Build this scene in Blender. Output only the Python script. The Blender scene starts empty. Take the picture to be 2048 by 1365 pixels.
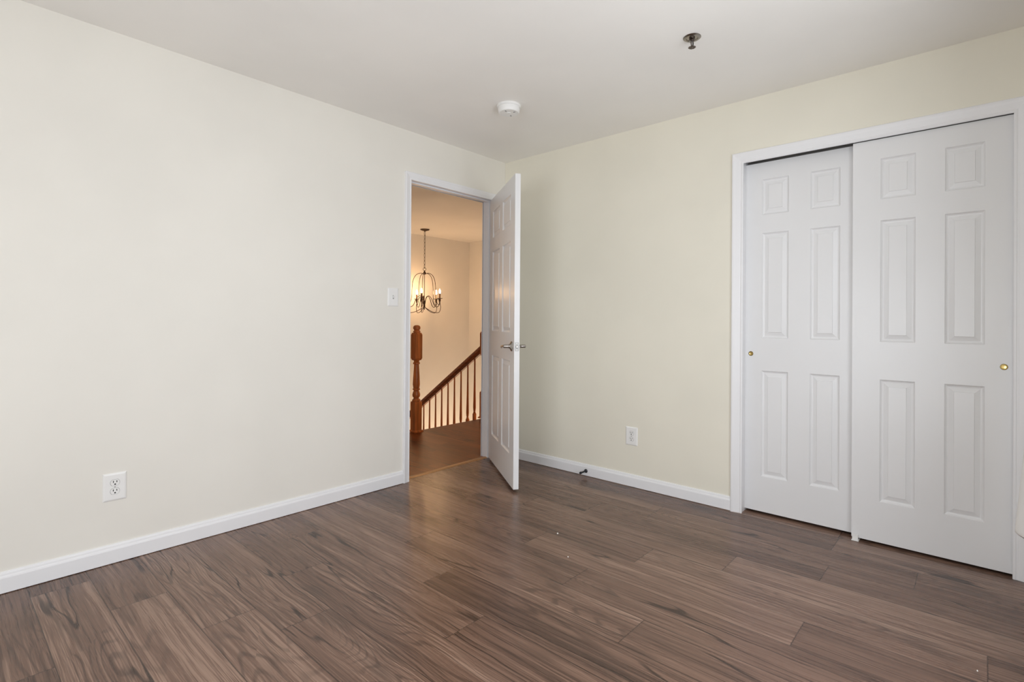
import bpy, bmesh, math, random
from mathutils import Vector, Matrix

random.seed(7)
C = bpy.context.scene.collection
SC = bpy.context.scene
PI = math.pi

# ------------------------------------------------------------------ camera
F_PX, CX, CY = 1049.03, 1024.0, 636.42
YAW, PITCH, ROLL = 0.730875, 0.004167, 0.007239
CAM = Vector((-3.20414, -2.95877, 1.12355))
fw = Vector((math.cos(PITCH) * math.cos(YAW), math.cos(PITCH) * math.sin(YAW), math.sin(PITCH)))
rt = Vector((math.sin(YAW), -math.cos(YAW), 0))
up = rt.cross(fw)
rt2 = math.cos(ROLL) * rt + math.sin(ROLL) * up
up2 = -math.sin(ROLL) * rt + math.cos(ROLL) * up
cam_data = bpy.data.cameras.new('camera')
cam = bpy.data.objects.new('camera', cam_data)
C.objects.link(cam)
cam.matrix_world = Matrix(((rt2.x, up2.x, -fw.x, CAM.x), (rt2.y, up2.y, -fw.y, CAM.y),
                           (rt2.z, up2.z, -fw.z, CAM.z), (0, 0, 0, 1)))
cam_data.sensor_fit = 'HORIZONTAL'
cam_data.sensor_width = 36.0
cam_data.lens = F_PX * 36.0 / 2048.0
cam_data.shift_x = 0.0
cam_data.shift_y = -(682.5 - CY) / 2048.0
cam_data.clip_start = 0.02
SC.camera = cam

# ------------------------------------------------------------------ light
SC.view_settings.view_transform = 'Standard'
SC.view_settings.look = 'None'
SC.view_settings.gamma = 1.0
SC.view_settings.use_curve_mapping = False
SC.view_settings.exposure = 0.0
SC.cycles.max_bounces = 14
SC.cycles.diffuse_bounces = 10
SC.cycles.sample_clamp_indirect = 6.0
SC.cycles.use_denoising = True
SC.cycles.caustics_reflective = False
SC.cycles.caustics_refractive = False

world = bpy.data.worlds.new('daylight')
SC.world = world
world.use_nodes = True
bg = world.node_tree.nodes['Background']
bg.inputs['Color'].default_value = (0.86, 0.93, 1.0, 1)
bg.inputs['Strength'].default_value = 1.0


def area(name, loc, rot, sx, sy, power, col):
    l = bpy.data.lights.new(name, 'AREA')
    l.shape = 'RECTANGLE'
    l.size, l.size_y = sx, sy
    l.energy = power
    l.color = col
    o = bpy.data.objects.new(name, l)
    C.objects.link(o)
    o.location = loc
    o.rotation_euler = rot
    return o


# window openings (x0, x1, z0, z1) beside the camera, and an added one behind it
W1 = (-2.75, -0.80, 0.35, 1.95)          # in the window wall y = -3.2
W2 = (-3.05, -1.35, 0.06, 1.75)            # (y0, y1, z0, z1) added for fill light in the back wall x = -4.6
YC, XD = -3.2, -4.6
area('window_daylight', ((W1[0] + W1[1]) / 2, YC - 0.22, (W1[2] + W1[3]) / 2), (PI / 2, 0, 0),
     W1[1] - W1[0], W1[3] - W1[2], 49, (0.93, 0.96, 1.0))
area('back_fill_light', (XD - 0.22, (W2[0] + W2[1]) / 2, (W2[2] + W2[3]) / 2), (0, -PI / 2, 0),
     W2[3] - W2[2], W2[1] - W2[0], 50, (0.93, 0.96, 1.0))  # added fill behind the camera, brightens the closet doors
WARM = (1.0, 0.58, 0.27)
lo = bpy.data.lights.new('stairwell_lamp', 'POINT')
lo.energy, lo.color, lo.shadow_soft_size = 66, (1.0, 0.72, 0.45), 0.15
lob = bpy.data.objects.new('stairwell_lamp', lo)
C.objects.link(lob)
lob.location = (1.9, 2.3, -1.6)


# ------------------------------------------------------------------ helpers
def tag(o, label=None, cat=None, group=None, kind=None):
    if label: o['label'] = label
    if cat: o['category'] = cat
    if group: o['group'] = group
    if kind: o['kind'] = kind
    return o


def empty(name, loc=(0, 0, 0), rz=0.0):
    o = bpy.data.objects.new(name, None)
    o.empty_display_size = 0.05
    C.objects.link(o)
    o.location = loc
    o.rotation_euler = (0, 0, rz)
    return o


def obj(name, bm, mat, parent=None, smooth=None):
    bmesh.ops.remove_doubles(bm, verts=bm.verts, dist=1e-6)
    bmesh.ops.recalc_face_normals(bm, faces=bm.faces)
    me = bpy.data.meshes.new(name)
    bm.to_mesh(me)
    bm.free()
    for m in (mat if isinstance(mat, (list, tuple)) else [mat]):
        me.materials.append(m)
    o = bpy.data.objects.new(name, me)
    C.objects.link(o)
    if parent: o.parent = parent
    if smooth is not None:
        me.shade_smooth()
        try:
            me.set_sharp_from_angle(angle=math.radians(smooth))
        except Exception:
            pass
    return o


def box(bm, x0, x1, y0, y1, z0, z1, bev=0.0):
    v = [bm.verts.new(p) for p in ((x0, y0, z0), (x1, y0, z0), (x1, y1, z0), (x0, y1, z0),
                                   (x0, y0, z1), (x1, y0, z1), (x1, y1, z1), (x0, y1, z1))]
    fs = [bm.faces.new([v[i] for i in q]) for q in ((0, 3, 2, 1), (4, 5, 6, 7), (0, 1, 5, 4), (1, 2, 6, 5), (2, 3, 7, 6), (3, 0, 4, 7))]
    if bev > 0:
        es = list({e for f in fs for e in f.edges})
        bmesh.ops.bevel(bm, geom=es, offset=bev, segments=2, affect='EDGES', profile=0.5)
    return bm


def nb():
    return bmesh.new()


def lathe(bm, prof, n=32, M=None, cap=True):
    """profile (r, h) turned about z, optional matrix"""
    rings = []
    for r, h in prof:
        if r < 1e-6:
            p = Vector((0, 0, h))
            rings.append([bm.verts.new(M @ p if M else p)])
        else:
            ring = []
            for i in range(n):
                a = 2 * PI * i / n
                p = Vector((r * math.cos(a), r * math.sin(a), h))
                ring.append(bm.verts.new(M @ p if M else p))
            rings.append(ring)
    for a, b in zip(rings, rings[1:]):
        if len(a) == 1 and len(b) == 1: continue
        for i in range(n):
            j = (i + 1) % n
            if len(a) == 1: bm.faces.new((a[0], b[i], b[j]))
            elif len(b) == 1: bm.faces.new((a[i], a[j], b[0]))
            else: bm.faces.new((a[i], a[j], b[j], b[i]))
    if cap:
        for rg in (rings[0], rings[-1]):
            if len(rg) > 2: bm.faces.new(rg)
    return bm


def squares(bm, prof, M=None):
    """stack of square sections (half size, h) with softened corners"""
    rings = []
    for s, h in prof:
        c = s * 0.12
        pts = [(s, -s + c), (s, s - c), (s - c, s), (-s + c, s), (-s, s - c), (-s, -s + c), (-s + c, -s), (s - c, -s)]
        rings.append([bm.verts.new((M @ Vector((x, y, h))) if M else (x, y, h)) for x, y in pts])
    for a, b in zip(rings, rings[1:]):
        for i in range(8):
            j = (i + 1) % 8
            bm.faces.new((a[i], a[j], b[j], b[i]))
    bm.faces.new(rings[0])
    bm.faces.new(rings[-1])
    return bm


def tube(bm, pts, r, n=8, closed=False):
    pts = [Vector(p) for p in pts]
    rings = []
    prev = None
    N = len(pts)
    for i, p in enumerate(pts):
        if closed: t = pts[(i + 1) % N] - pts[i - 1]
        else: t = pts[min(i + 1, N - 1)] - pts[max(i - 1, 0)]
        t.normalize()
        if prev is None:
            ref = Vector((0, 0, 1)) if abs(t.z) < 0.9 else Vector((1, 0, 0))
            u = t.cross(ref).normalized()
        else:
            u = (prev - t * prev.dot(t)).normalized()
        prev = u
        w = t.cross(u)
        rr = r[i] if isinstance(r, (list, tuple)) else r
        rings.append([bm.verts.new(p + rr * (math.cos(2 * PI * k / n) * u + math.sin(2 * PI * k / n) * w)) for k in range(n)])
    pairs = list(zip(rings, rings[1:]))
    if closed: pairs.append((rings[-1], rings[0]))
    for a, b in pairs:
        for k in range(n):
            j = (k + 1) % n
            bm.faces.new((a[k], a[j], b[j], b[k]))
    if not closed:
        bm.faces.new(rings[0])
        bm.faces.new(rings[-1])
    return bm


def spline(ctrl, n=10):
    """Catmull-Rom through control points"""
    P = [Vector(c) for c in ctrl]
    P = [P[0] * 2 - P[1]] + P + [P[-1] * 2 - P[-2]]
    out = []
    for i in range(1, len(P) - 2):
        p0, p1, p2, p3 = P[i - 1:i + 3]
        for k in range(n):
            t = k / n
            out.append(0.5 * ((2 * p1) + (p2 - p0) * t + (2 * p0 - 5 * p1 + 4 * p2 - p3) * t * t + (3 * p1 - p0 - 3 * p2 + p3) * t ** 3))
    out.append(P[-2])
    return out


def loft(bm, rows, cap=True):
    """rows of equal length vertex coordinate lists; open strips joined row to row"""
    vs = [[bm.verts.new(p) for p in row] for row in rows]
    for a, b in zip(vs, vs[1:]):
        for i in range(len(a) - 1):
            bm.faces.new((a[i], a[i + 1], b[i + 1], b[i]))
    if cap:
        for row in (vs[0], vs[-1]):
            if len(row) > 2: bm.faces.new(row)
    return bm


# ------------------------------------------------------------------ materials
class NT:
    def __init__(s, name):
        s.m = bpy.data.materials.new(name)
        s.m.use_nodes = True
        s.t = s.m.node_tree
        s.b = s.t.nodes['Principled BSDF']

    def n(s, typ, **kw):
        nd = s.t.nodes.new(typ)
        for k, v in kw.items():
            if hasattr(nd, k): setattr(nd, k, v)
        return nd

    def set(s, sock, v):
        if isinstance(v, bpy.types.NodeSocket): s.t.links.new(v, sock)
        elif v is not None: sock.default_value = v

    def math(s, op, a, b=None, c=None, clamp=False):
        nd = s.n('ShaderNodeMath', operation=op, use_clamp=clamp)
        for i, v in enumerate((a, b, c)): s.set(nd.inputs[i], v)
        return nd.outputs[0]

    def vec(s, op, a, b=None, scale=None):
        nd = s.n('ShaderNodeVectorMath', operation=op)
        s.set(nd.inputs[0], a)
        if b is not None: s.set(nd.inputs[1], b)
        if scale is not None: s.set(nd.inputs['Scale'], scale)
        return nd.outputs[0]

    def noise(s, v, scale=1.0, detail=2.0, rough=0.5, dist=0.0):
        nd = s.n('ShaderNodeTexNoise')
        s.set(nd.inputs['Vector'], v)
        s.set(nd.inputs['Scale'], scale)
        s.set(nd.inputs['Detail'], detail)
        s.set(nd.inputs['Roughness'], rough)
        s.set(nd.inputs['Distortion'], dist)
        return nd.outputs[0]

    def smooth(s, v, a, b, lo=0.0, hi=1.0):
        nd = s.n('ShaderNodeMapRange', interpolation_type='SMOOTHSTEP')
        s.set(nd.inputs['Value'], v)
        for k, q in (('From Min', a), ('From Max', b), ('To Min', lo), ('To Max', hi)): s.set(nd.inputs[k], q)
        return nd.outputs[0]

    def mix(s, f, a, b, blend='MIX'):
        nd = s.n('ShaderNodeMix', data_type='RGBA', blend_type=blend)
        s.set(nd.inputs[0], f)
        s.set(nd.inputs[6], a)
        s.set(nd.inputs[7], b)
        return nd.outputs[2]

    def bump(s, h, strength=0.2, dist=0.001):
        nd = s.n('ShaderNodeBump')
        s.set(nd.inputs['Height'], h)
        nd.inputs['Strength'].default_value = strength
        nd.inputs['Distance'].default_value = dist
        s.t.links.new(nd.outputs[0], s.b.inputs['Normal'])


def col4(c): return (c[0], c[1], c[2], 1.0)


def paint(name, c, rough=0.6, bump=0.05, scale=260.0, var=0.02, spec=0.4):
    k = NT(name)
    co = k.n('ShaderNodeTexCoord').outputs['Object']
    big = k.noise(co, 1.7, 3.0)
    f = k.smooth(big, 0.3, 0.7)
    k.set(k.b.inputs['Base Color'], k.mix(f, col4([x * (1 - var) for x in c]), col4([min(1, x * (1 + var)) for x in c])))
    k.b.inputs['Roughness'].default_value = rough
    k.b.inputs['Specular IOR Level'].default_value = spec
    if bump > 0: k.bump(k.noise(co, scale, 2.0), bump, 0.0006)
    return k.m


def metal(name, c, rough=0.3, metallic=1.0):
    k = NT(name)
    co = k.n('ShaderNodeTexCoord').outputs['Object']
    f = k.noise(co, 60.0, 3.0)
    k.set(k.b.inputs['Base Color'], k.mix(f, col4([x * 0.88 for x in c]), col4(c)))
    k.b.inputs['Metallic'].default_value = metallic
    k.b.inputs['Roughness'].default_value = rough
    return k.m


def stained(name, c, axis=2, rough=0.32):
    """stained oak: grain stretched along one axis"""
    k = NT(name)
    co = k.n('ShaderNodeTexCoord').outputs['Object']
    sc = [34.0, 34.0, 34.0]
    sc[axis] = 2.2
    v = k.vec('MULTIPLY', co, tuple(sc))
    g = k.noise(v, 1.0, 4.0, 0.6)
    g2 = k.noise(k.vec('MULTIPLY', co, tuple(4 * x for x in sc)), 1.0, 2.0, 0.5)
    f = k.smooth(g, 0.32, 0.68)
    base = k.mix(f, col4([x * 0.62 for x in c]), col4([x * 1.18 for x in c]))
    k.set(k.b.inputs['Base Color'], k.mix(k.smooth(g2, 0.52, 0.75, 0.0, 0.4), base, col4([x * 0.45 for x in c])))
    k.b.inputs['Roughness'].default_value = rough
    k.bump(g2, 0.08, 0.0005)
    return k.m


def plank_floor(name, dark, mid, light, rough=0.33, rings=1.0, spec=0.5):
    k = NT(name)
    uvn = k.n('ShaderNodeUVMap', uv_map='plank')
    at = k.n('ShaderNodeAttribute', attribute_name='plank_info')
    sep = k.n('ShaderNodeSeparateColor')
    k.t.links.new(at.outputs['Color'], sep.inputs[0])
    seed, length, width = sep.outputs[0], sep.outputs[1], sep.outputs[2]
    su = k.n('ShaderNodeSeparateXYZ')
    k.t.links.new(uvn.outputs[0], su.inputs[0])
    u, v = su.outputs[0], su.outputs[1]
    off = k.vec('SCALE', (37.1, 11.3, 23.7), scale=seed)
    P = k.vec('ADD', uvn.outputs[0], off)

    def at_scale(a, b): return k.vec('MULTIPLY', P, (a, b, 1.0))
    # warp the cross coordinate so the grain wanders along the board
    warp = k.math('MULTIPLY', k.math('SUBTRACT', k.noise(at_scale(2.6, 7.0), 1.0, 2.0), 0.5), 0.05)
    cmb = k.n('ShaderNodeCombineXYZ')
    k.t.links.new(warp, cmb.inputs[1])
    P2 = k.vec('ADD', P, cmb.outputs[0])

    def at2(a, b): return k.vec('MULTIPLY', P2, (a, b, 1.0))
    # knots: sparse cells in the stretched board space
    vor = k.n('ShaderNodeTexVoronoi', feature='F1')
    k.set(vor.inputs['Vector'], at_scale(1.7, 5.0))
    vor.inputs['Scale'].default_value = 1.0
    vd = vor.outputs['Distance']
    kn = k.n('ShaderNodeSeparateColor')
    k.t.links.new(vor.outputs['Color'], kn.inputs[0])
    has = k.smooth(kn.outputs[0], 0.55, 0.60)
    knot = k.math('MULTIPLY', k.smooth(vd, 0.05, 0.26, 1.0, 0.0), has)
    halo = k.math('MULTIPLY', k.smooth(vd, 0.0, 0.62, 1.0, 0.0), has)
    # annual rings: contour lines of a smooth field, bent around the knots
    fld = k.noise(at2(0.42, 4.6), 1.0, 1.0, 0.4)
    fld = k.math('ADD', fld, k.math('MULTIPLY', halo, 0.15))
    ring = k.math('SINE', k.math('MULTIPLY', fld, 230.0))
    ring = k.smooth(ring, 0.35, 0.98)
    ringmask = k.smooth(k.noise(at_scale(0.6, 3.4), 1.0, 2.0), 0.46, 0.60, 0.0, 1.0)
    ringmask = k.math('MAXIMUM', ringmask, k.math('MULTIPLY', halo, 0.9))
    ring = k.math('MULTIPLY', k.math('MULTIPLY', ring, ringmask), rings)
    # fibres
    fib = k.noise(at_scale(4.0, 260.0), 1.0, 3.0, 0.62)
    fib2 = k.noise(at2(1.2, 85.0), 1.0, 3.0, 0.62)
    broad = k.noise(at_scale(0.45, 13.0), 1.0, 2.0, 0.5)
    smudge = k.smooth(k.noise(at_scale(1.9, 8.5), 1.0, 2.0, 0.55), 0.60, 0.74)
    # open cracks running with the grain
    crn = k.noise(at2(1.0, 12.0), 1.0, 1.5, 0.45)
    crack = k.smooth(k.math('ABSOLUTE', k.math('SUBTRACT', crn, 0.5)), 0.004, 0.018, 1.0, 0.0)
    crack = k.math('MULTIPLY', crack, k.smooth(k.noise(at_scale(1.5, 4.0), 1.0, 1.0), 0.50, 0.58))
    # tone
    t = k.math('ADD', k.math('MULTIPLY', k.smooth(fib2, 0.34, 0.66), 0.32), k.math('MULTIPLY', k.smooth(broad, 0.30, 0.70), 0.30))
    t = k.math('ADD', t, k.math('MULTIPLY', k.smooth(fib, 0.36, 0.64), 0.38))
    t = k.math('ADD', t, k.math('MULTIPLY', k.math('SUBTRACT', at.outputs['Alpha'], 0.5), 0.80))
    c1 = k.mix(k.smooth(t, 0.0, 0.52), col4(dark), col4(mid))
    c1 = k.mix(k.smooth(t, 0.50, 1.0), c1, col4(light))
    c1 = k.mix(k.math('MULTIPLY', ring, 0.50), c1, col4([x * 0.62 for x in dark]))
    c1 = k.mix(k.math('MULTIPLY', smudge, 0.38), c1, col4([dark[0] * 0.75, dark[1] * 0.82, dark[2] * 0.85]))
    c1 = k.mix(k.math('MULTIPLY', knot, 0.62), c1, col4([dark[0] * 0.55, dark[1] * 0.66, dark[2] * 0.70]))
    c1 = k.mix(k.math('MULTIPLY', crack, 0.80), c1, col4([x * 0.32 for x in dark]))
    # seams
    e1 = k.math('MINIMUM', v, k.math('SUBTRACT', width, v))
    e2 = k.math('MINIMUM', u, k.math('SUBTRACT', length, u))
    e = k.math('MINIMUM', e1, e2)
    seam = k.smooth(e, 0.0006, 0.0030, 1.0, 0.0)
    c1 = k.mix(k.math('MULTIPLY', seam, 0.75), c1, col4([x * 0.4 for x in dark]))
    k.set(k.b.inputs['Base Color'], c1)
    k.b.inputs['Specular IOR Level'].default_value = spec
    k.set(k.b.inputs['Roughness'], k.math('ADD', k.math('MULTIPLY', fib2, 0.10), rough - 0.05))
    h = k.math('SUBTRACT', k.math('MULTIPLY', fib, 0.25), k.math('ADD', k.math('MULTIPLY', seam, 1.2), k.math('ADD', crack, k.math('MULTIPLY', ring, 0.3))))
    k.bump(h, 0.22, 0.0008)
    return k.m


def glass_mat():
    k = NT('window_glass')
    t = k.t
    tr = k.n('ShaderNodeBsdfTransparent')
    gl = k.n('ShaderNodeBsdfGlossy')
    gl.inputs['Roughness'].default_value = 0.02
    mx = k.n('ShaderNodeMixShader')
    mx.inputs[0].default_value = 0.06
    t.links.new(tr.outputs[0], mx.inputs[1])
    t.links.new(gl.outputs[0], mx.inputs[2])
    t.links.new(mx.outputs[0], t.nodes['Material Output'].inputs['Surface'])
    return k.m


def emit(name, c, s):
    k = NT(name)
    k.b.inputs['Base Color'].default_value = col4(c)
    k.b.inputs['Emission Color'].default_value = col4(c)
    k.b.inputs['Emission Strength'].default_value = s
    return k.m


M_WALL = paint('cream_wall_paint', (0.80, 0.78, 0.725), 0.62, 0.06)
M_WALLB = paint('warm_lit_cream_wall_paint', (0.80, 0.772, 0.672), 0.62, 0.06)  # same cream paint, the warm cast of the light put into its colour
M_CEIL = paint('ceiling_paint', (0.87, 0.855, 0.825), 0.8, 0.05)
M_HALL = paint('hall_wall_paint', (0.80, 0.81, 0.82), 0.7, 0.05)
M_TRIM = paint('white_trim_paint', (0.825, 0.83, 0.85), 0.38, 0.0, var=0.01)
M_DOOR = paint('white_door_paint', (0.785, 0.79, 0.80), 0.28, 0.03, 420.0, var=0.012)
M_PLASTIC = paint('white_plastic', (0.84, 0.84, 0.83), 0.3, 0.0, var=0.01)
M_SLOT = paint('dark_slot', (0.02, 0.02, 0.02), 0.6, 0.0)
M_GAP = paint('grey_shadow_gap', (0.30, 0.30, 0.30), 0.6, 0.0)
M_NICKEL = metal('satin_nickel', (0.46, 0.43, 0.40), 0.30)
M_STEEL = metal('bright_steel', (0.55, 0.55, 0.54), 0.6)
M_BRASS = metal('polished_brass', (0.72, 0.52, 0.20), 0.22)
M_BRASSD = metal('dark_brass', (0.24, 0.17, 0.06), 0.35)
M_CHROME = metal('aged_chrome', (0.36, 0.33, 0.29), 0.25)
M_CHROMED = metal('dark_chrome', (0.13, 0.105, 0.09), 0.3)
M_TRACK = metal('track_metal', (0.35, 0.33, 0.31), 0.45)
M_BLACK = paint('black_rubber', (0.012, 0.014, 0.018), 0.45, 0.0)
M_BRONZE = metal('dark_bronze', (0.060, 0.036, 0.026), 0.45, 0.75)
M_CANDLE = paint('bronze_candle_sleeve', (0.20, 0.10, 0.055), 0.5, 0.0)
M_PALE = paint('ivory_candle_sleeve', (0.75, 0.62, 0.48), 0.5, 0.0)
M_OAK = stained('stained_oak', (0.64, 0.195, 0.048), 2)
M_OAKY = stained('stained_oak_rail', (0.31, 0.090, 0.026), 1)
M_STRIP = stained('oak_threshold', (0.50, 0.255, 0.10), 0)
M_FLOOR = plank_floor('greybrown_laminate', (0.074, 0.042, 0.030), (0.172, 0.100, 0.071), (0.325, 0.212, 0.158), 0.28, 1.0, 0.36)
M_HFLOOR = plank_floor('hall_oak_floor', (0.105, 0.027, 0.007), (0.20, 0.055, 0.014), (0.29, 0.09, 0.025), 0.36, 0.8, 0.22)
M_BULB = emit('lit_bulb', WARM, 320.0)
M_GLASS = glass_mat()
M_CLOTH = paint('white_curtain_cloth', (0.86, 0.86, 0.85), 0.9, 0.2, 900.0, var=0.02, spec=0.1)
M_FLECK = paint('white_fleck', (0.9, 0.9, 0.88), 0.7, 0.0)
M_TREAD = stained('oak_tread', (0.26, 0.10, 0.04), 0)

# ------------------------------------------------------------------ dimensions
H = 2.43
WT = 0.115
DX0, DX1, DTOP = -0.971, -0.139, 2.098      # bedroom doorway
CY0, CY1, CTOP = -1.906, -3.066, 2.062      # closet opening
FE = 1.282                                  # hall floor edge above the stairs
HX0, HX1, HY = -2.6, 2.92, 3.51


# ------------------------------------------------------------------ floors
def planks(name, mat, rows, y0, y1, joints, plen=1.22, tones={}):
    bm = nb()
    uvl = bm.loops.layers.uv.new('plank')
    info = bm.loops.layers.float_color.new('plank_info')
    rnd = random.Random(3)
    for r in range(len(rows) - 1):
        a, b = rows[r], rows[r + 1]
        lo, hi = min(a, b), max(a, b)
        j = joints.get(r)
        if j is None: j = rnd.uniform(0, plen)
        ys = [y0]
        k = math.ceil((y0 - j) / plen)
        while j + k * plen < y1 - 0.01:
            if j + k * plen > y0 + 0.01: ys.append(j + k * plen)
            k += 1
        ys.append(y1)
        for s, e in zip(ys, ys[1:]):
            seed = rnd.random()
            tone = next((tv for (tr, ty), tv in tones.items() if tr == r and s < ty < e), rnd.uniform(0.3, 0.7))
            # board starts on the joint grid, so a board cut by a wall keeps its own print
            us, ue = (s, e)
            vs = [bm.verts.new((x, y, 0)) for x, y in ((lo, s), (hi, s), (hi, e), (lo, e))]
            f = bm.faces.new(vs)
            for l, (x, y) in zip(f.loops, ((lo, s), (hi, s), (hi, e), (lo, e))):
                l[uvl].uv = (y - us, x - lo)
                l[info] = (seed, ue - us, hi - lo, tone)
    me = bpy.data.meshes.new(name)
    bm.to_mesh(me)
    bm.free()
    me.materials.append(mat)
    o = bpy.data.objects.new(name, me)
    C.objects.link(o)
    return o


rows = [0.705, 0.56, 0.365, 0.17, -0.025, -0.22, -0.415, -0.61, -0.804, -0.999, -1.195, -1.395, -1.588, -1.783, -1.978,
        -2.150, -2.345, -2.535, -2.728, -2.920, -3.115, -3.31, -3.505, -3.70, -3.895, -4.09, -4.285, -4.48, -4.6]
jn = {4: -1.187, 5: -1.527, 6: -1.215, 7: -0.867, 8: -0.535, 9: -1.245, 10: -0.412, 11: -0.796, 12: -1.185, 13: -1.555,
      14: -0.702, 15: -1.081, 16: -0.868, 17: -0.478, 18: -1.35, 19: -0.75}
# tone of single boards, (row, a y inside the board): 0 dark .. 1 light
bt = {(17, -0.8): 0.72, (17, -0.2): 0.40, (16, -1.0): 0.66, (16, -0.5): 0.60, (15, -1.5): 0.48, (15, -0.5): 0.50, (14, -0.3): 0.52, (14, -1.2): 0.48,
      (13, -1.8): 0.22, (13, -1.0): 0.58, (12, -1.5): 0.20, (12, -0.6): 0.62, (11, -1.2): 0.56, (11, -2.2): 0.26, (10, -0.9): 0.50, (10, -2.0): 0.36,
      (9, -1.8): 0.66, (9, -2.7): 0.22, (9, -0.7): 0.42, (8, -2.2): 0.66, (8, -1.0): 0.40, (7, -1.5): 0.50, (7, -2.5): 0.72, (6, -2.0): 0.44,
      (6, -2.8): 0.40, (5, -2.0): 0.52, (18, -0.8): 0.55, (19, -0.4): 0.5}
floor = planks('floor', M_FLOOR, rows, YC, 0.062, jn, tones=bt)
tag(floor, 'grey-brown wood laminate plank floor of the empty bedroom', 'floor', kind='structure')

hrows = [HX1 - 0.127 * i for i in range(int((HX1 - HX0) / 0.127) + 2)]
hfloor = planks('floor_hall', M_HFLOOR, hrows, 0.062, FE, {}, 0.9)
tag(hfloor, 'reddish-brown oak floor of the hall beyond the doorway', 'floor', kind='structure')

b = box(nb(), HX0, HX1, 0.13, FE - 0.002, -0.28, -0.003)
tag(obj('trim_4', b, M_TRIM), 'edge of the hall floor slab above the stairs', 'floor edge', kind='structure')
b = box(nb(), HX0, HX1 + .1, 0.0, HY + .1, -2.8, -2.7)
tag(obj('floor_stairwell', b, M_TREAD), 'lower floor at the bottom of the stairwell', 'floor', kind='structure')

# ------------------------------------------------------------------ walls
b = nb()
box(b, XD - WT, DX0 - 0.02, 0, WT, 0, H)
box(b, DX0 - 0.02, DX1 + 0.02, 0, WT, DTOP + 0.02, H)
box(b, DX1 + 0.02, HX1 + .1, 0, WT, 0, H)
tag(obj('wall_left', b, M_WALL), 'cream wall on the left with the open bedroom doorway', 'wall', kind='structure')

b = nb()
box(b, 0, WT, CY0 + 0.02, -0.0005, 0, H)
box(b, 0, WT, CY1 - 0.02, CY0 + 0.02, CTOP + 0.05, H)
box(b, 0, WT, YC, CY1 - 0.02, 0, H)
tag(obj('wall_right', b, M_WALLB), 'cream wall on the right with the double closet doors', 'wall', kind='structure')

b = nb()
box(b, XD - WT, W1[0], YC - 0.14, YC, 0, H)
box(b, W1[1], 0.8, YC - 0.14, YC, 0, H)
box(b, W1[0], W1[1], YC - 0.14, YC, 0, W1[2])
box(b, W1[0], W1[1], YC - 0.14, YC, W1[3], H)
tag(obj('wall_window', b, M_WALL), 'cream window wall beside the closet', 'wall', kind='structure')

b = nb()
box(b, XD - 0.14, XD, YC, W2[0], 0, H)
box(b, XD - 0.14, XD, W2[1], 0, 0, H)
box(b, XD - 0.14, XD, W2[0], W2[1], 0, W2[2])
box(b, XD - 0.14, XD, W2[0], W2[1], W2[3], H)
tag(obj('wall_back', b, M_WALL), 'cream wall behind the camera', 'wall', kind='structure')

b = nb()
box(b, 0.72, 0.78, YC, -0.001, 0, H)
box(b, WT, 0.72, CY0 + 0.35, CY0 + 0.40, 0, H)
tag(obj('wall_closet', b, M_WALL), 'back wall inside the dark closet', 'wall', kind='structure')

b = box(nb(), XD - .15, 0.80, YC - .15, 0.06, H, H + 0.1)
tag(obj('ceiling', b, M_CEIL), 'plain off-white bedroom ceiling', 'ceiling', kind='structure')
b = box(nb(), HX0 - .1, HX1 + .1, 0.06, HY + .1, H, H + 0.1)
tag(obj('ceiling_hall', b, M_HALL), 'warm-lit hall ceiling above the stairwell', 'ceiling', kind='structure')
b = box(nb(), HX0, HX1 + .1, HY, HY + .1, -2.7, H)
tag(obj('wall_hall_far', b, M_HALL), 'warm cream stairwell wall behind the chandelier', 'wall', kind='structure')
b = box(nb(), HX1, HX1 + .1, 0.115, HY, -2.7, H)
tag(obj('wall_hall_right', b, M_HALL), 'warm cream stairwell wall at the right of the chandelier', 'wall', kind='structure')
b = box(nb(), HX0 - .1, HX0, 0.115, HY + .1, -2.7, H)
tag(obj('wall_hall_left', b, M_HALL), 'hall end wall out of sight to the left', 'wall', kind='structure')
b = box(nb(), HX0, HX1, 0.0, 0.115, -2.7, -0.005)
tag(obj('wall_stairwell_front', b, M_HALL), 'stairwell wall under the bedroom wall', 'wall', kind='structure')


# ------------------------------------------------------------------ windows (out of the photograph, they light it)
def window(name, x0, x1, z0, z1, ypos, depth, label, back=False):
    def T(bm):
        if back:
            for v in bm.verts: v.co = Vector((v.co.y, v.co.x, v.co.z))
        return bm
    fr = nb()
    t = 0.045
    box(fr, x0, x0 + t, ypos - 0.11, ypos - 0.05, z0, z1)
    box(fr, x1 - t, x1, ypos - 0.11, ypos - 0.05, z0, z1)
    box(fr, x0 + t, x1 - t, ypos - 0.11, ypos - 0.05, z0, z0 + t)
    box(fr, x0 + t, x1 - t, ypos - 0.11, ypos - 0.05, z1 - t, z1)
    xm = (x0 + x1) / 2
    box(fr, xm - 0.03, xm + 0.03, ypos - 0.105, ypos - 0.055, z0 + t, z1 - t)
    w = obj(name, T(fr), M_TRIM)
    tag(w, label, 'window', kind='structure')
    g = nb()
    box(g, x0 + t, xm - 0.03, ypos - 0.083, ypos - 0.079, z0 + t, z1 - t)
    obj('window_pane', T(g), M_GLASS, w)
    g = nb()
    box(g, xm + 0.03, x1 - t, ypos - 0.083, ypos - 0.079, z0 + t, z1 - t)
    obj('window_pane', T(g), M_GLASS, w)
    s = nb()
    box(s, x0 - 0.05, x1 + 0.05, ypos - 0.05, ypos + 0.03, z0 - 0.025, z0, 0.004)
    obj('window_sill', T(s), M_TRIM, w)
    return w


window('window_1', W1[0], W1[1], W1[2], W1[3], YC, 0.14, 'white framed double window beside the closet wall')
window('added_window_2', W2[0], W2[1], W2[2], W2[3], XD, 0.14, 'added white framed double window behind the camera, for fill light', True)  # unseen window, added to brighten the closet wall

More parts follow.
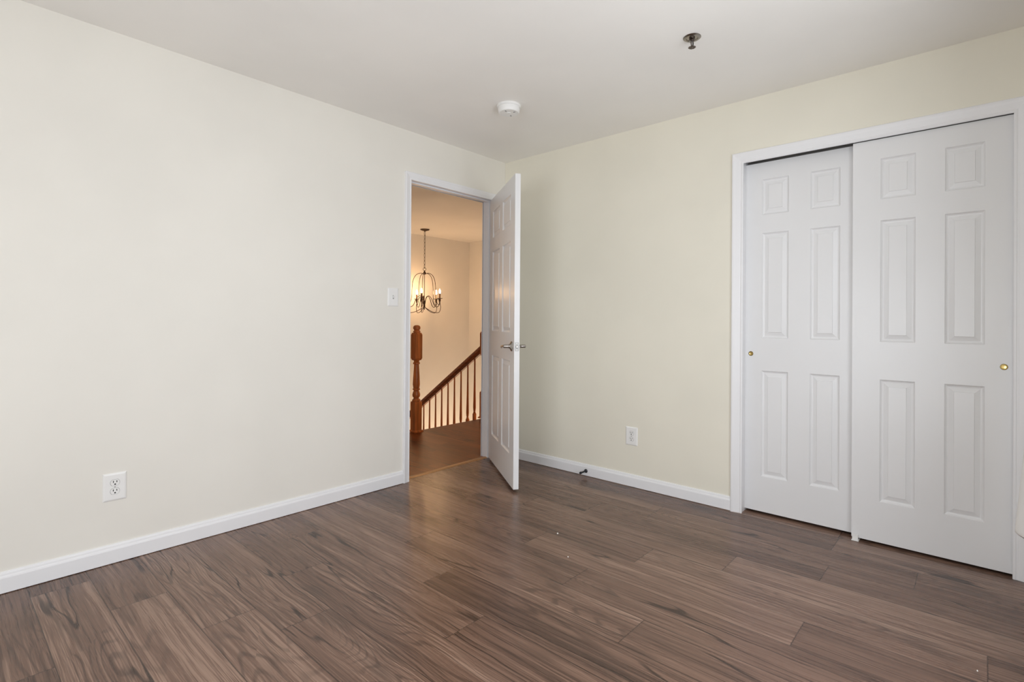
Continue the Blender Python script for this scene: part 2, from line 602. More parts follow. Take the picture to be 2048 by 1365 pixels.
# ------------------------------------------------------------------ trim profiles
CAS = [(0, 0), (0, 0.007), (0.003, 0.0095), (0.008, 0.0100), (0.011, 0.0080), (0.014, 0.0080), (0.018, 0.0098),
       (0.036, 0.0135), (0.046, 0.0165), (0.053, 0.0170), (0.057, 0.0145), (0.057, 0)]


def casing(place, a, b, top, prof, bottom=0.0):
    """mitred casing round three sides; place(s, z, h) -> point"""
    bm = nb()
    r0 = [place(a, -s, bottom, h) for s, h in prof]
    r1 = [place(a, -s, top + s, h) for s, h in prof]
    r2 = [place(b, s, top + s, h) for s, h in prof]
    r3 = [place(b, s, bottom, h) for s, h in prof]
    return loft(bm, [r0, r1, r2, r3])


REV = 0.005
# bedroom doorway
cprof = [(s * 0.92, h) for s, h in CAS]
bm = casing(lambda e, s, z, h: (e + s, -h, z), DX0 + REV, DX1 - REV, DTOP - REV, cprof)
t1 = obj('trim_1', bm, M_TRIM)
tag(t1, 'white door casing and jamb round the bedroom doorway', 'door frame', kind='structure')
bm = casing(lambda e, s, z, h: (e + s, WT + h, z), DX0 + REV, DX1 - REV, DTOP - REV, cprof)
obj('hall_casing', bm, M_TRIM, t1)
bm = nb()
box(bm, DX0 - 0.019, DX0, 0, WT, 0, DTOP + 0.019)
box(bm, DX1, DX1 + 0.019, 0, WT, 0, DTOP + 0.019)
box(bm, DX0, DX1, 0, WT, DTOP, DTOP + 0.019)
obj('jamb', bm, M_TRIM, t1)
bm = nb()
box(bm, DX0, DX0 + 0.011, 0.040, 0.075, 0, DTOP - 0.011, 0.002)
box(bm, DX1 - 0.011, DX1, 0.040, 0.075, 0, DTOP - 0.011, 0.002)
box(bm, DX0, DX1, 0.040, 0.075, DTOP - 0.011, DTOP, 0.002)
obj('stop_strip', bm, M_TRIM, t1)
bm = box(nb(), DX0 + 0.0, DX0 + 0.0015, 0.008, 0.036, 0.93, 0.99)
obj('strike_plate', bm, M_NICKEL, t1)

# threshold strip
bm = nb()
loft(bm, [[(x, 0.038, 0.0), (x, 0.044, 0.005), (x, 0.062, 0.008), (x, 0.080, 0.005), (x, 0.086, 0.0)] for x in (DX0 + 0.001, DX1 - 0.012)])
tag(obj('threshold_strip', bm, M_STRIP), 'light oak threshold strip between bedroom laminate and hall floor', 'threshold')

# closet opening
cprof = [(s * 1.10, h) for s, h in CAS]
bm = casing(lambda e, s, z, h: (-h, e - s, z), CY0 - REV, CY1 + REV, CTOP - REV, cprof)
t2 = obj('trim_2', bm, M_TRIM)
tag(t2, 'white casing and jamb round the sliding closet doors', 'door frame', kind='structure')
bm = nb()
box(bm, 0, WT, CY0, CY0 + 0.019, 0, CTOP + 0.045)
box(bm, 0, WT, CY1 - 0.019, CY1, 0, CTOP + 0.045)
box(bm, 0, WT, CY1, CY0, CTOP + 0.038, CTOP + 0.05)
obj('jamb', bm, M_TRIM, t2)
bm = nb()
box(bm, 0.004, 0.100, CY1, CY0, CTOP + 0.030, CTOP + 0.038)
box(bm, 0.050, 0.053, CY1, CY0, CTOP + 0.008, CTOP + 0.030)
box(bm, 0.094, 0.097, CY1, CY0, CTOP + 0.001, CTOP + 0.030)
obj('sliding_track', bm, M_TRACK, t2)

# baseboards
BP = [(0.0, 0.003), (0.014, 0.003), (0.014, 0.062), (0.0125, 0.068), (0.0095, 0.072), (0.0085, 0.079), (0.006, 0.085), (0.0, 0.087)]


def baseboard(name, place, s0, s1, label, prof=BP):
    bm = loft(nb(), [[place(s, t, z) for t, z in prof] for s in (s0, s1)])
    return tag(obj(name, bm, M_TRIM), label, 'baseboard', kind='structure')


LA = lambda s, t, z: (s, -t, z)
LB = lambda s, t, z: (-t, s, z)
baseboard('baseboard_left', LA, XD, DX0 + REV - 0.0535, 'white baseboard along the left wall up to the doorway')
baseboard('baseboard_corner', LA, DX1 - REV + 0.0535, -0.0005, 'short white baseboard behind the open bedroom door')
baseboard('baseboard_right', LB, -0.0145, CY0 - REV + 0.0635, 'white baseboard along the right wall up to the closet', [(t, z * 0.965) for t, z in BP])
baseboard('baseboard_window', lambda s, t, z: (s, YC + t, z), XD, -0.02, 'white baseboard under the window')
baseboard('baseboard_back', lambda s, t, z: (XD + t, s, z), YC + 0.015, -0.015, 'white baseboard behind the camera')
baseboard('baseboard_hall', lambda s, t, z: (s, WT + t, z), DX1 + 0.06, HX1, 'white baseboard on the hall side of the bedroom wall')


# ------------------------------------------------------------------ panelled doors
RINGS = [(0.0, 0.0), (0.005, 0.0070), (0.010, 0.0100), (0.014, 0.0104), (0.034, 0.0045), (0.0355, 0.0015)]


def panel_door(width, height, thick, cols, rws):
    """slab with moulded panels on both faces; local x along width, y through thickness (0..thick), z up"""
    bm = nb()
    xs = sorted({0, width} | {c for p in cols for c in p})
    zs = sorted({0, height} | {r for p in rws for r in p})
    for y0, sg in ((0.0, 1), (thick, -1)):
        for i in range(len(xs) - 1):
            for j in range(len(zs) - 1):
                x0, x1, z0, z1 = xs[i], xs[i + 1], zs[j], zs[j + 1]
                if (x0, x1) in cols and (z0, z1) in rws:
                    prev = None
                    for ins, d in RINGS:
                        q = [bm.verts.new((x, y0 + sg * d, z)) for x, z in
                             ((x0 + ins, z0 + ins), (x1 - ins, z0 + ins), (x1 - ins, z1 - ins), (x0 + ins, z1 - ins))]
                        if prev:
                            for a in range(4):
                                bm.faces.new((prev[a], prev[(a + 1) % 4], q[(a + 1) % 4], q[a]))
                        prev = q
                    bm.faces.new(prev)
                else:
                    bm.faces.new([bm.verts.new((x, y0, z)) for x, z in ((x0, z0), (x1, z0), (x1, z1), (x0, z1))])
    for x in (0, width):
        for j in range(len(zs) - 1):
            bm.faces.new([bm.verts.new((x, y, z)) for y, z in ((0, zs[j]), (thick, zs[j]), (thick, zs[j + 1]), (0, zs[j + 1]))])
    for z in (0, height):
        for i in range(len(xs) - 1):
            bm.faces.new([bm.verts.new((x, y, z)) for x, y in ((xs[i], 0), (xs[i + 1], 0), (xs[i + 1], thick), (xs[i], thick))])
    return bm


# closet doors: local x runs along -y of the room, thickness goes into the closet
CC = [(0.119, 0.261), (0.371, 0.513)]
CR = [(0.205, 0.823), (1.013, 1.628), (1.735, 1.942)]
CW, CH, CT = 0.632, 2.042, 0.034


def pull(parent, x, z, name='finger_pull'):
    M = Matrix.Translation((x, 0, z)) @ Matrix.Rotation(PI / 2, 4, 'X')
    bm = lathe(nb(), [(0.0080, 0.0004), (0.0088, 0.0016), (0.0125, 0.0014), (0.0138, 0.0), (0.0138, -0.003)], 28, M, cap=False)
    o = obj(name, bm, M_BRASSD, parent, 40)
    tag(o, 'round brass finger pull')
    bm = lathe(nb(), [(0.0, 0.0003), (0.005, 0.0004), (0.0084, 0.0009)], 24, M, cap=False)
    obj('pull_cup', bm, M_BRASS, o, 60)
    return o


d2 = obj('door_2', panel_door(CW, CH, CT, CC, CR), M_DOOR)
d2.location = (0.058, -1.878, 0.016)
d2.rotation_euler = (0, 0, -PI / 2)
d2.scale = (1, 1, 1)
tag(d2, 'rear left sliding closet door, white with six panels', 'closet door', kind='structure')
pull(d2, 0.060, 0.920)
d3 = obj('door_3', panel_door(CW, CH, CT, CC, CR), M_DOOR)
d3.location = (0.012, -2.455, 0.014)
d3.rotation_euler = (0, 0, -PI / 2)
tag(d3, 'front right sliding closet door, white with six panels', 'closet door', kind='structure')
pull(d3, 0.577, 0.916)
# plastic floor guide under the leading edge of the front door
bm = nb()
box(bm, -0.012, 0.05, -0.016, 0.016, 0.0005, 0.004, 0.001)
box(bm, -0.006, -0.002, -0.013, 0.013, 0.004, 0.034, 0.001)
g = obj('door_floor_guide', bm, M_PLASTIC)
g.location = (0.0, -2.474, 0)
tag(g, 'small white plastic guide on the floor where the two closet doors meet', 'door guide')

# bedroom door: swings on the right jamb; local x from hinge to latch, y through thickness towards the hall face
BW, BH, BT = 0.840, 2.064, 0.036
BA = math.radians(55.53)
BC = [(0.118, 0.372), (0.468, 0.722)]
BR = [(0.205, 0.830), (1.020, 1.640), (1.750, 1.958)]
d1 = obj('door_1', panel_door(BW, BH, BT, BC, BR), M_DOOR)
# local +x -> (-cos a, -sin a); local +y -> (sin a, -cos a): the hall face lies at y = -BT side, so shift the slab
for v in d1.data.vertices: v.co.y -= BT
d1.location = (-0.142, -0.015, 0.0190)
d1.rotation_euler = (0, 0, PI + BA)
tag(d1, 'white six-panel bedroom door standing half open into the room', 'door', kind='structure')
LZ, LX = 0.931, BW - 0.066


def lever(sg, y0):
    """rosette, neck and lever on one face; sg = outward direction along local y"""
    M = Matrix.Translation((LX, y0, LZ)) @ Matrix.Rotation(-sg * PI / 2, 4, 'X')
    bm = lathe(nb(), [(0.0, 0.0), (0.033, 0.0), (0.033, 0.004), (0.029, 0.008), (0.018, 0.012), (0.0125, 0.019),
                      (0.0115, 0.030), (0.0115, 0.052), (0.0095, 0.058), (0.0, 0.058)], 28, M, cap=False)
    o = obj('lever_handle', bm, M_NICKEL, d1, 35)
    y = y0 + sg * 0.047
    pts = spline([(LX, y, LZ), (LX - 0.03, y + sg * 0.004, LZ), (LX - 0.07, y + sg * 0.005, LZ - 0.003), (LX - 0.105, y, LZ - 0.010), (LX - 0.118, y - sg * 0.004, LZ - 0.014)], 6)
    n = len(pts)
    bm = tube(nb(), pts, [0.0095 - 0.0035 * i / n for i in range(n)], 12)
    lv = obj('lever', bm, M_NICKEL, o, 50)
    return o


lever(-1, -BT)
lever(1, 0.0)
bm = nb()
box(bm, BW, BW + 0.0012, -BT / 2 - 0.0125, -BT / 2 + 0.0125, LZ - 0.0285, LZ + 0.0285, 0.0)
lp = obj('latch_plate', bm, M_STEEL, d1)
bm = nb()
box(bm, BW + 0.001, BW + 0.010, -BT / 2 - 0.0065, -BT / 2 + 0.0065, LZ - 0.008, LZ + 0.008, 0.003)
obj('latch_bolt', bm, M_NICKEL, lp)
for dz in (-0.021, 0.021):
    M = Matrix.Translation((BW + 0.0012, -BT / 2, LZ + dz)) @ Matrix.Rotation(PI / 2, 4, 'Y')
    obj('screw', lathe(nb(), [(0, 0), (0.0036, 0), (0.003, 0.0007), (0, 0.0009)], 14, M, cap=False), M_NICKEL, lp)
for z in (0.20, 1.03, 1.86):
    bm = lathe(nb(), [(0, z - 0.045), (0.0055, z - 0.045), (0.0055, z + 0.045), (0, z + 0.045)], 14, Matrix.Translation((-0.004, 0.006, 0)), cap=False)
    obj('hinge', bm, M_NICKEL, d1, 40)


# ------------------------------------------------------------------ electrical plates
def plate_bm(w, h, t=0.006):
    bm = nb()
    prof = [(0.0, 0.0), (0.0, 0.0022), (0.0035, 0.0048), (0.008, t)]
    prev = None
    for ins, y in prof:
        q = [bm.verts.new((x, -y, z)) for x, z in ((-w / 2 + ins, -h / 2 + ins), (w / 2 - ins, -h / 2 + ins), (w / 2 - ins, h / 2 - ins), (-w / 2 + ins, h / 2 - ins))]
        if prev:
            for a in range(4): bm.faces.new((prev[a], prev[(a + 1) % 4], q[(a + 1) % 4], q[a]))
        else: bm.faces.new(q)
        prev = q
    bm.faces.new(prev)
    return bm


def duplex_shape(r, hh, y0, y1, zc, n=28):
    """circle cut flat above and below"""
    bm = nb()
    pts = []
    for i in range(n):
        a = 2 * PI * i / n
        pts.append((r * math.cos(a), max(-hh, min(hh, r * math.sin(a)))))
    lo_ = [bm.verts.new((x, y0, zc + z)) for x, z in pts]
    hi_ = [bm.verts.new((x, y1, zc + z)) for x, z in pts]
    for i in range(n):
        j = (i + 1) % n
        bm.faces.new((lo_[i], lo_[j], hi_[j], hi_[i]))
    bm.faces.new(hi_)
    bm.faces.new(lo_)
    return bm


def outlet(loc, rz, label, w=0.089, h=0.126):
    e = empty('power_outlet', loc, rz)
    tag(e, label, 'power outlet', 'white duplex outlets near the floor')
    obj('cover_plate', plate_bm(w, h), M_PLASTIC, e)
    for zc in (0.0195, -0.0195):
        obj('shadow_ring', duplex_shape(0.0182, 0.0150, -0.0057, -0.0062, zc), M_GAP, e)
        rc = obj('receptacle', duplex_shape(0.0170, 0.0138, -0.0057, -0.0080, zc), M_PLASTIC, e)
        bm = nb()
        box(bm, -0.0080, -0.0050, -0.0086, -0.0078, zc + 0.0002, zc + 0.0092)
        obj('slot', bm, M_SLOT, rc)
        bm = nb()
        box(bm, 0.0050, 0.0080, -0.0086, -0.0078, zc + 0.0008, zc + 0.0086)
        obj('slot', bm, M_SLOT, rc)
        M = Matrix.Translation((0, -0.0078, zc - 0.0070)) @ Matrix.Rotation(PI / 2, 4, 'X')
        obj('ground_hole', lathe(nb(), [(0, 0), (0.0033, 0), (0.0033, 0.0008), (0, 0.0008)], 14, M, cap=False), M_SLOT, rc)
    M = Matrix.Translation((0, -0.0055, 0)) @ Matrix.Rotation(PI / 2, 4, 'X')
    obj('screw', lathe(nb(), [(0, 0), (0.0032, 0), (0.0025, 0.0014), (0, 0.0016)], 14, M, cap=False), M_STEEL, e)
    return e


outlet((-2.6235, 0, 0.3475), 0, 'white duplex power outlet low on the left wall, near the baseboard')
outlet((0, -1.1875, 0.3415), -PI / 2, 'white duplex power outlet low on the right wall, left of the closet', 0.0895, 0.124)

sw = empty('light_switch', (-1.1085, 0, 1.273))
tag(sw, 'white toggle light switch plate on the wall left of the doorway', 'light switch')
obj('cover_plate', plate_bm(0.085, 0.123), M_PLASTIC, sw)
bm = nb()
box(bm, -0.0052, 0.0052, -0.0063, -0.0056, -0.0125, 0.0125)
obj('toggle_slot', bm, M_GAP, sw)
bm = nb()
loft(bm, [[(-0.004, -0.006, -0.006), (0.004, -0.006, -0.006), (0.004, -0.006, 0.007), (-0.004, -0.006, 0.007), (-0.004, -0.006, -0.006)],
          [(-0.0035, -0.0165, 0.004), (0.0035, -0.0165, 0.004), (0.0035, -0.0155, 0.0105), (-0.0035, -0.0155, 0.0105), (-0.0035, -0.0165, 0.004)]])
obj('toggle', bm, M_PLASTIC, sw)
for dz in (-0.030, 0.030):
    M = Matrix.Translation((0, -0.0057, dz)) @ Matrix.Rotation(PI / 2, 4, 'X')
    obj('screw', lathe(nb(), [(0, 0), (0.0034, 0), (0.0026, 0.0014), (0, 0.0016)], 14, M, cap=False), M_PLASTIC, sw)

# ------------------------------------------------------------------ door stop on the baseboard
ds = empty('door_stop', (-0.0142, -0.829, 0.037), 0)
tag(ds, 'black rigid door stop screwed to the right-hand baseboard', 'door stop')
MX = Matrix.Rotation(-PI / 2, 4, 'Y')
obj('base', lathe(nb(), [(0, 0), (0.0135, 0), (0.0135, 0.004), (0.010, 0.008), (0.006, 0.011), (0, 0.011)], 24, MX, cap=False), M_BLACK, ds, 40)
obj('rod', lathe(nb(), [(0, 0.010), (0.0062, 0.010), (0.0058, 0.060), (0, 0.060)], 20, MX, cap=False), M_BLACK, ds, 40)
obj('rubber_tip', lathe(nb(), [(0, 0.059), (0.0078, 0.059), (0.0086, 0.064), (0.0082, 0.074), (0.006, 0.078), (0, 0.079)], 20, MX, cap=False), M_BLACK, ds, 40)

# ------------------------------------------------------------------ ceiling devices
sm = empty('smoke_detector', (-0.850, -0.810, H))
tag(sm, 'round white smoke detector on the ceiling near the door', 'smoke detector')
obj('mounting_base', lathe(nb(), [(0, 0), (0.0725, 0), (0.0735, -0.003), (0.0735, -0.011), (0.070, -0.014), (0, -0.014)], 56, None, False), M_PLASTIC, sm, 40)
bd = obj('body', lathe(nb(), [(0, -0.013), (0.0655, -0.014), (0.0655, -0.019), (0.0665, -0.020), (0.0660, -0.030), (0.0645, -0.040), (0.0585, -0.0465), (0, -0.0475)], 56, None, False), M_PLASTIC, sm, 40)
for ang in (3.4, 4.9, 0.4):
    bm = nb()
    box(bm, 0.032, 0.046, -0.0035, 0.0035, -0.0482, -0.0470)
    bmesh.ops.rotate(bm, verts=bm.verts, cent=(0, 0, 0), matrix=Matrix.Rotation(ang, 3, 'Z'))
    obj('vent_slot', bm, M_GAP, bd)
obj('test_button', lathe(nb(), [(0, -0.0465), (0.014, -0.0465), (0.0135, -0.0495), (0, -0.050)], 28, None, False), M_PLASTIC, bd, 40)

sp = empty('fire_sprinkler', (-0.866, -1.962, H))
tag(sp, 'small chrome pendant fire sprinkler head on the ceiling', 'fire sprinkler')
obj('escutcheon', lathe(nb(), [(0, 0), (0.0395, 0), (0.0395, -0.0015), (0.034, -0.0055), (0.0265, -0.0065), (0.0245, -0.003), (0.012, -0.003), (0, -0.003)], 48, None, False), M_CHROME, sp, 40)
obj('body', lathe(nb(), [(0, -0.003), (0.0125, -0.003), (0.0125, -0.010), (0.0085, -0.012), (0.0075, -0.017), (0, -0.017)], 24, None, False), M_CHROMED, sp, 40)
for sg in (-1, 1):
    pts = spline([(sg * 0.007, 0, -0.012), (sg * 0.0125, 0, -0.018), (sg * 0.0115, 0, -0.030), (sg * 0.003, 0, -0.041)], 6)
    obj('frame_arm', tube(nb(), pts, 0.0027, 8), M_CHROMED, sp, 60)
obj('glass_bulb', lathe(nb(), [(0, -0.016), (0.002, -0.017), (0.0024, -0.027), (0.0016, -0.038), (0, -0.039)], 14, None, False), M_STEEL, sp, 60)
bm = nb()
n = 24
top_, bot_ = [], []
for i in range(n):
    r = 0.0175 if i % 2 == 0 else 0.0140
    a = 2 * PI * i / n
    top_.append(bm.verts.new((r * math.cos(a), r * math.sin(a), -0.0450)))
    bot_.append(bm.verts.new((r * math.cos(a), r * math.sin(a), -0.0468)))
for i in range(n):
    j = (i + 1) % n
    bm.faces.new((top_[i], top_[j], bot_[j], bot_[i]))
bm.faces.new(top_)
bm.faces.new(bot_)
lathe(bm, [(0.004, -0.039), (0.005, -0.046), (0.003, -0.049)], 16)
obj('deflector', bm, M_CHROMED, sp)

# ------------------------------------------------------------------ flecks on the floor
def fleck(x, y, label, s=0.006, rz=0.4):
    bm = nb()
    pts = [(-1, -.4), (-.2, -.7), (.8, -.4), (1, .2), (.3, .6), (-.7, .5)]
    lo_ = [bm.verts.new((a * s, c * s, 0.0)) for a, c in pts]
    hi_ = [bm.verts.new((a * s * .7, c * s * .7, 0.0028)) for a, c in pts]
    for i in range(6):
        j = (i + 1) % 6
        bm.faces.new((lo_[i], lo_[j], hi_[j], hi_[i]))
    bm.faces.new(lo_)
    bm.faces.new(hi_)
    o = obj('paint_fleck', bm, M_FLECK)
    o.location = (x, y, 0.0002)
    o.rotation_euler = (0, 0, rz)
    tag(o, label, 'paint fleck', 'white flecks lying on the laminate')


fleck(-0.976, -1.295, 'white fleck on the floor, the larger one nearest the open door', 0.0062, 0.6)
fleck(-1.163, -1.497, 'tiny white fleck in the middle of the floor', 0.0036, 1.2)
fleck(-0.930, -2.950, 'tiny pale fleck on the floor in front of the right closet door', 0.0030, 0.2)

# ------------------------------------------------------------------ curtain
cu = empty('curtain', (0, 0, 0))
tag(cu, 'white cloth curtain hanging at the right edge beside the closet', 'curtain')
rowsz = [2.22, 2.0, 1.6, 1.2, 0.9, 0.70, 0.58, 0.48, 0.41, 0.385, 0.372]
N = 90


def cur_pt(i, z):
    t = i / N
    x = -1.00 + 0.48 * t
    k = max(0.0, min(1.0, (1.45 - z) / 1.07))
    base = -3.135 + 0.050 * k * (0.45 + 0.55 * k)
    amp = (0.020 + 0.013 * k) * (0.35 + 0.65 * math.exp(-((t - 0.86) / 0.2) ** 2))
    ph = 2 * PI * 2.5 * (t - 0.86)
    y = base + amp * math.cos(ph) + 0.004 * math.sin(ph * 2.3 + z * 3)
    return (x + 0.012 * math.sin(ph * 1.0 + 0.8), y, z)


bm = nb()
fr = [[cur_pt(i, z) for i in range(N + 1)] for z in rowsz]
lastrow = [(p[0], p[1] - 0.003, p[2] - 0.006 - 0.004 * math.sin(i * 0.3)) for i, p in enumerate(fr[-1])]
bk = [[(p[0], p[1] - 0.005, p[2]) for p in r] for r in reversed(fr)]
loft(bm, fr + [lastrow] + bk, cap=False)
obj('cloth_panel', bm, M_CLOTH, cu, 180)
rd = empty('curtain_rod', (0, 0, 0))
tag(rd, 'thin metal curtain rod above the window', 'curtain rod')
obj('rod', tube(nb(), [(-2.8, -3.115, 2.235), (-0.42, -3.115, 2.235)], 0.009, 14), M_NICKEL, rd, 50)
for x in (-2.7, -1.6, -0.46):
    bm = nb()
    box(bm, x - 0.006, x + 0.006, YC, -3.115, 2.228, 2.242)
    obj('bracket', bm, M_NICKEL, rd)


# ------------------------------------------------------------------ hall: newels, stair rail, stairs
def newel(name, loc, parent=None, short=False):
    e = empty(name, loc) if parent is None else empty(name, loc)
    s = 0.0425
    obj('base_moulding', squares(nb(), [(s + 0.014, 0.0), (s + 0.014, 0.010), (s + 0.004, 0.016), (s, 0.018)]), M_OAK, e)
    obj('lower_block', squares(nb(), [(s, 0.016), (s, 0.290), (s * 0.93, 0.302)]), M_OAK, e)
    obj('turned_shaft', lathe(nb(), [(s * 0.80, 0.300), (s * 0.98, 0.306), (s * 0.98, 0.318), (s * 0.66, 0.330), (s * 0.62, 0.338), (s * 0.88, 0.352),
                                     (s * 0.92, 0.372), (s * 0.72, 0.400), (s * 0.60, 0.412), (s * 0.86, 0.418), (s * 0.86, 0.428), (s * 0.70, 0.434),
                                     (s * 0.84, 0.470), (s * 0.74, 0.560), (s * 0.60, 0.650), (s * 0.58, 0.672), (s * 0.80, 0.678),
                                     (s * 0.80, 0.690), (s * 0.62, 0.698), (s * 0.70, 0.715), (s * 0.84, 0.722)], 28), M_OAK, e, 35)
    obj('upper_block', squares(nb(), [(s * 0.80, 0.716), (s, 0.735), (s, 0.970), (s * 0.82, 0.990)]), M_OAK, e)
    obj('finial_cap', lathe(nb(), [(s * 0.70, 0.988), (s * 0.86, 0.994), (s * 0.88, 1.004), (s * 0.66, 1.012), (s * 0.62, 1.018), (s * 0.84, 1.028),
                                   (s * 0.86, 1.046), (s * 0.72, 1.058), (s * 0.40, 1.066), (0, 1.067)], 28), M_OAK, e, 35)
    return e


nw = newel('newel_post', (0.080, 1.268, 0.0))
tag(nw, 'turned oak newel post at the head of the stairs, beside the left door jamb', 'newel post', 'oak newel posts at the stairhead')
nw2 = newel('newel_post', (1.072, 1.290, 0.0))
for ch in nw2.children: pass
tag(nw2, 'oak newel post at the upper end of the stair handrail, half behind the right jamb', 'newel post', 'oak newel posts at the stairhead')

SX = 1.065
SL = (0.80 - 0.030) / (1.321 - 2.436)       # slope of the flight


def rail_z(y): return 0.800 + (y - 1.321) * SL


ra = empty('stair_railing', (SX, 1.33, 0))
tag(ra, 'sloping oak stair handrail with turned balusters going down to the left', 'stair railing')
RP = [(-0.018, -0.050), (0.018, -0.050), (0.020, -0.022), (0.030, -0.010), (0.032, 0.010), (0.022, 0.036), (0.0, 0.046), (-0.022, 0.036), (-0.032, 0.010), (-0.030, -0.010), (-0.020, -0.022), (-0.018, -0.050)]
bm = loft(nb(), [[(x, y - 1.33, rail_z(y) + z) for x, z in RP] for y in (1.336, 3.50)])
obj('handrail', bm, M_OAKY, ra, 35)
bm = loft(nb(), [[(x, y - 1.33, rail_z(y) + z) for x, z in ((-.03, -.860), (.03, -.860), (.03, -.835), (-.03, -.835), (-.03, -.860))] for y in (1.352, 3.50)])
obj('shoe_rail', bm, M_OAKY, ra)
bal_mesh = None
for k in range(17):
    y = 1.446 + 0.1165 * k
    zt = rail_z(y) - 0.045
    zb = rail_z(y) - 0.850
    L = zt - zb
    if bal_mesh is None:
        bm = nb()
        squares(bm, [(0.0165, -0.02), (0.0165, 0.165), (0.012, 0.172)])
        lathe(bm, [(0.011, 0.170), (0.015, 0.176), (0.015, 0.184), (0.010, 0.190), (0.0135, 0.205), (0.0165, 0.240), (0.0150, 0.30),
                   (0.0120, 0.45), (0.0095, 0.62), (0.0085, L + 0.02)], 14)
        o = obj('baluster', bm, M_OAK, ra, 40)
        bal_mesh = o.data
    else:
        o = bpy.data.objects.new('baluster', bal_mesh)
        C.objects.link(o)
        o.parent = ra
    o.location = (0, y - 1.33, zb)

# stairs under the railing
st = empty('staircase', (0.58, FE, 0))
tag(st, 'oak staircase going down from the hall floor edge', 'staircase')
for i in range(9):
    y0 = FE + 0.255 * i
    z = -0.19 * (i + 1)
    if y0 + 0.28 > HY: break
    bm = nb()
    box(bm, -0.445, 0.44, y0 - FE - 0.02 * (i > 0) + 0.004, y0 - FE + 0.255, z - 0.028, z, 0.006)
    obj('tread', bm, M_TREAD, st)
    bm = nb()
    box(bm, -0.44, 0.435, y0 - FE + 0.002, y0 - FE + 0.02, z + 0.002, z + 0.160)
    obj('riser', bm, M_TRIM, st)
bm = nb()
x0, x1 = 1.030, 1.115
loft(bm, [[(x0, y, rail_z(y) - 0.866), (x1, y, rail_z(y) - 0.866), (x1, y, -2.7), (x0, y, -2.7), (x0, y, rail_z(y) - 0.866)] for y in (FE + 0.002, HY)])
tag(obj('wall_stair', bm, M_HALL), 'low sloping wall that carries the stair railing', 'wall', kind='structure')

# ------------------------------------------------------------------ chandelier
CHX, CHY = 1.596, 3.050
ch = empty('chandelier', (CHX, CHY, H))
tag(ch, 'dark bronze five-candle chandelier hanging on a chain in the stairwell', 'chandelier')
Z = lambda z: z - H
obj('canopy', lathe(nb(), [(0, 0), (0.066, 0), (0.068, -0.004), (0.060, -0.012), (0.030, -0.022), (0.010, -0.028), (0.008, -0.034), (0, -0.034)], 36, None, False), M_BRONZE, ch, 40)
bm = nb()
zc = -0.034
k = 0
while zc > Z(1.905):
    pts = []
    for i in range(14):
        a = 2 * PI * i / 14
        r, hh = 0.0105 * math.cos(a), 0.0300 * math.sin(a)
        pts.append((r, 0, zc - 0.026 + hh) if k % 2 == 0 else (0, r, zc - 0.026 + hh))
    tube(bm, pts, 0.0028, 6, True)
    zc -= 0.0530
    k += 1
obj('chain', bm, M_BRONZE, ch, 60)
ringr = 0.021
zr = zc - 0.014
obj('top_ring', tube(nb(), [(ringr * math.cos(a) * .86, ringr * math.cos(a) * -.5, zr + ringr * math.sin(a)) for a in [2 * PI * i / 24 for i in range(24)]], 0.0032, 8, True), M_BRONZE, ch, 60)
zh = zr - ringr
obj('hub', lathe(nb(), [(0, zh + 0.004), (0.008, zh), (0.010, zh - 0.010), (0.020, zh - 0.030), (0.024, zh - 0.048), (0.014, zh - 0.055), (0, zh - 0.055)], 24, None, False), M_BRONZE, ch, 40)
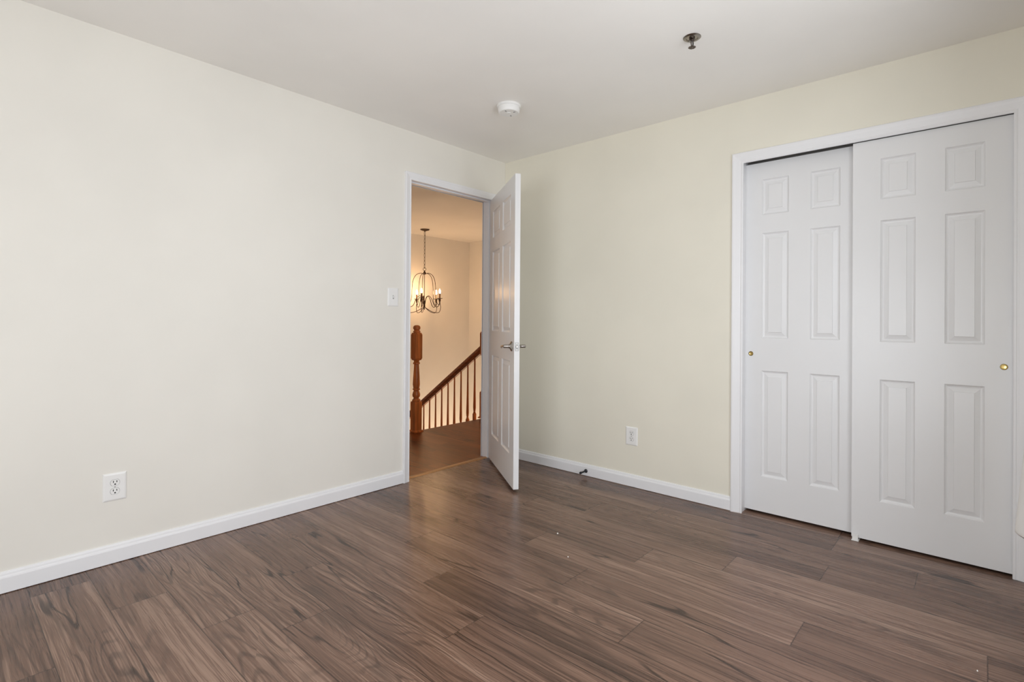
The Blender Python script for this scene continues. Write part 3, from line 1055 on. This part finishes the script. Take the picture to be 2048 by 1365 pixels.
obj('centre_stem', lathe(nb(), [(0.0048, zh - 0.05), (0.0048, Z(1.40)), (0.013, Z(1.395)), (0.016, Z(1.37)), (0.013, Z(1.33)), (0.017, Z(1.315)), (0.010, Z(1.30)), (0.006, Z(1.29)), (0.009, Z(1.28)), (0.004, Z(1.268)), (0.0, Z(1.262))], 18), M_BRONZE, ch, 40)
zbell = zh - 0.050 + H
perp = Vector((math.sin(YAW), -math.cos(YAW), 0))
R = 0.244
base_ang = math.atan2(-perp.y, -perp.x) + math.radians(18.4)
for i in range(5):
    a = base_ang + i * 2 * PI / 5
    d = Vector((math.cos(a), math.sin(a), 0))
    P = lambda r, z: d * r + Vector((0, 0, Z(z)))
    bell = spline([P(0.008, zbell), P(0.06, zbell + 0.012), P(0.125, zbell - 0.02), P(0.165, zbell - 0.10), P(0.178, zbell - 0.22), P(0.182, 1.44), P(0.205, 1.36), P(0.236, 1.335), P(R, 1.365)], 8)
    obj('bell_rod', tube(nb(), bell, 0.0042, 7), M_BRONZE, ch, 60)
    arm = spline([P(0.012, 1.345), P(0.03, 1.43), P(0.07, 1.465), P(0.115, 1.425), P(0.155, 1.335), P(0.195, 1.305), P(0.230, 1.325), P(R, 1.375)], 8)
    obj('arm', tube(nb(), arm, 0.0048, 7), M_BRONZE, ch, 60)
    low = spline([P(R, 1.385), P(R + 0.014, 1.30), P(R - 0.004, 1.235), P(0.20, 1.222), P(0.13, 1.235), P(0.06, 1.27), P(0.006, 1.305)], 8)
    obj('lower_scroll', tube(nb(), low, 0.0042, 7), M_BRONZE, ch, 60)
    T = Matrix.Translation(P(R, 1.385))
    cup = obj('candle_cup', lathe(nb(), [(0, -0.02), (0.008, -0.018), (0.011, 0.0), (0.016, 0.020), (0.012, 0.036), (0.040, 0.040), (0.043, 0.046), (0.040, 0.046), (0.012, 0.043), (0, 0.043)], 24, T, False), M_BRONZE, ch, 40)
    obj('candle_sleeve', lathe(nb(), [(0, 0.042), (0.0115, 0.042), (0.0115, 0.112), (0.006, 0.114), (0, 0.114)], 18, T, False), M_PALE if i == 3 else M_CANDLE, ch, 40)
    obj('bulb', lathe(nb(), [(0, 0.113), (0.007, 0.114), (0.0105, 0.126), (0.0112, 0.136), (0.0085, 0.154), (0.0035, 0.170), (0.0, 0.180)], 18, T, False), M_BULB, ch, 60)
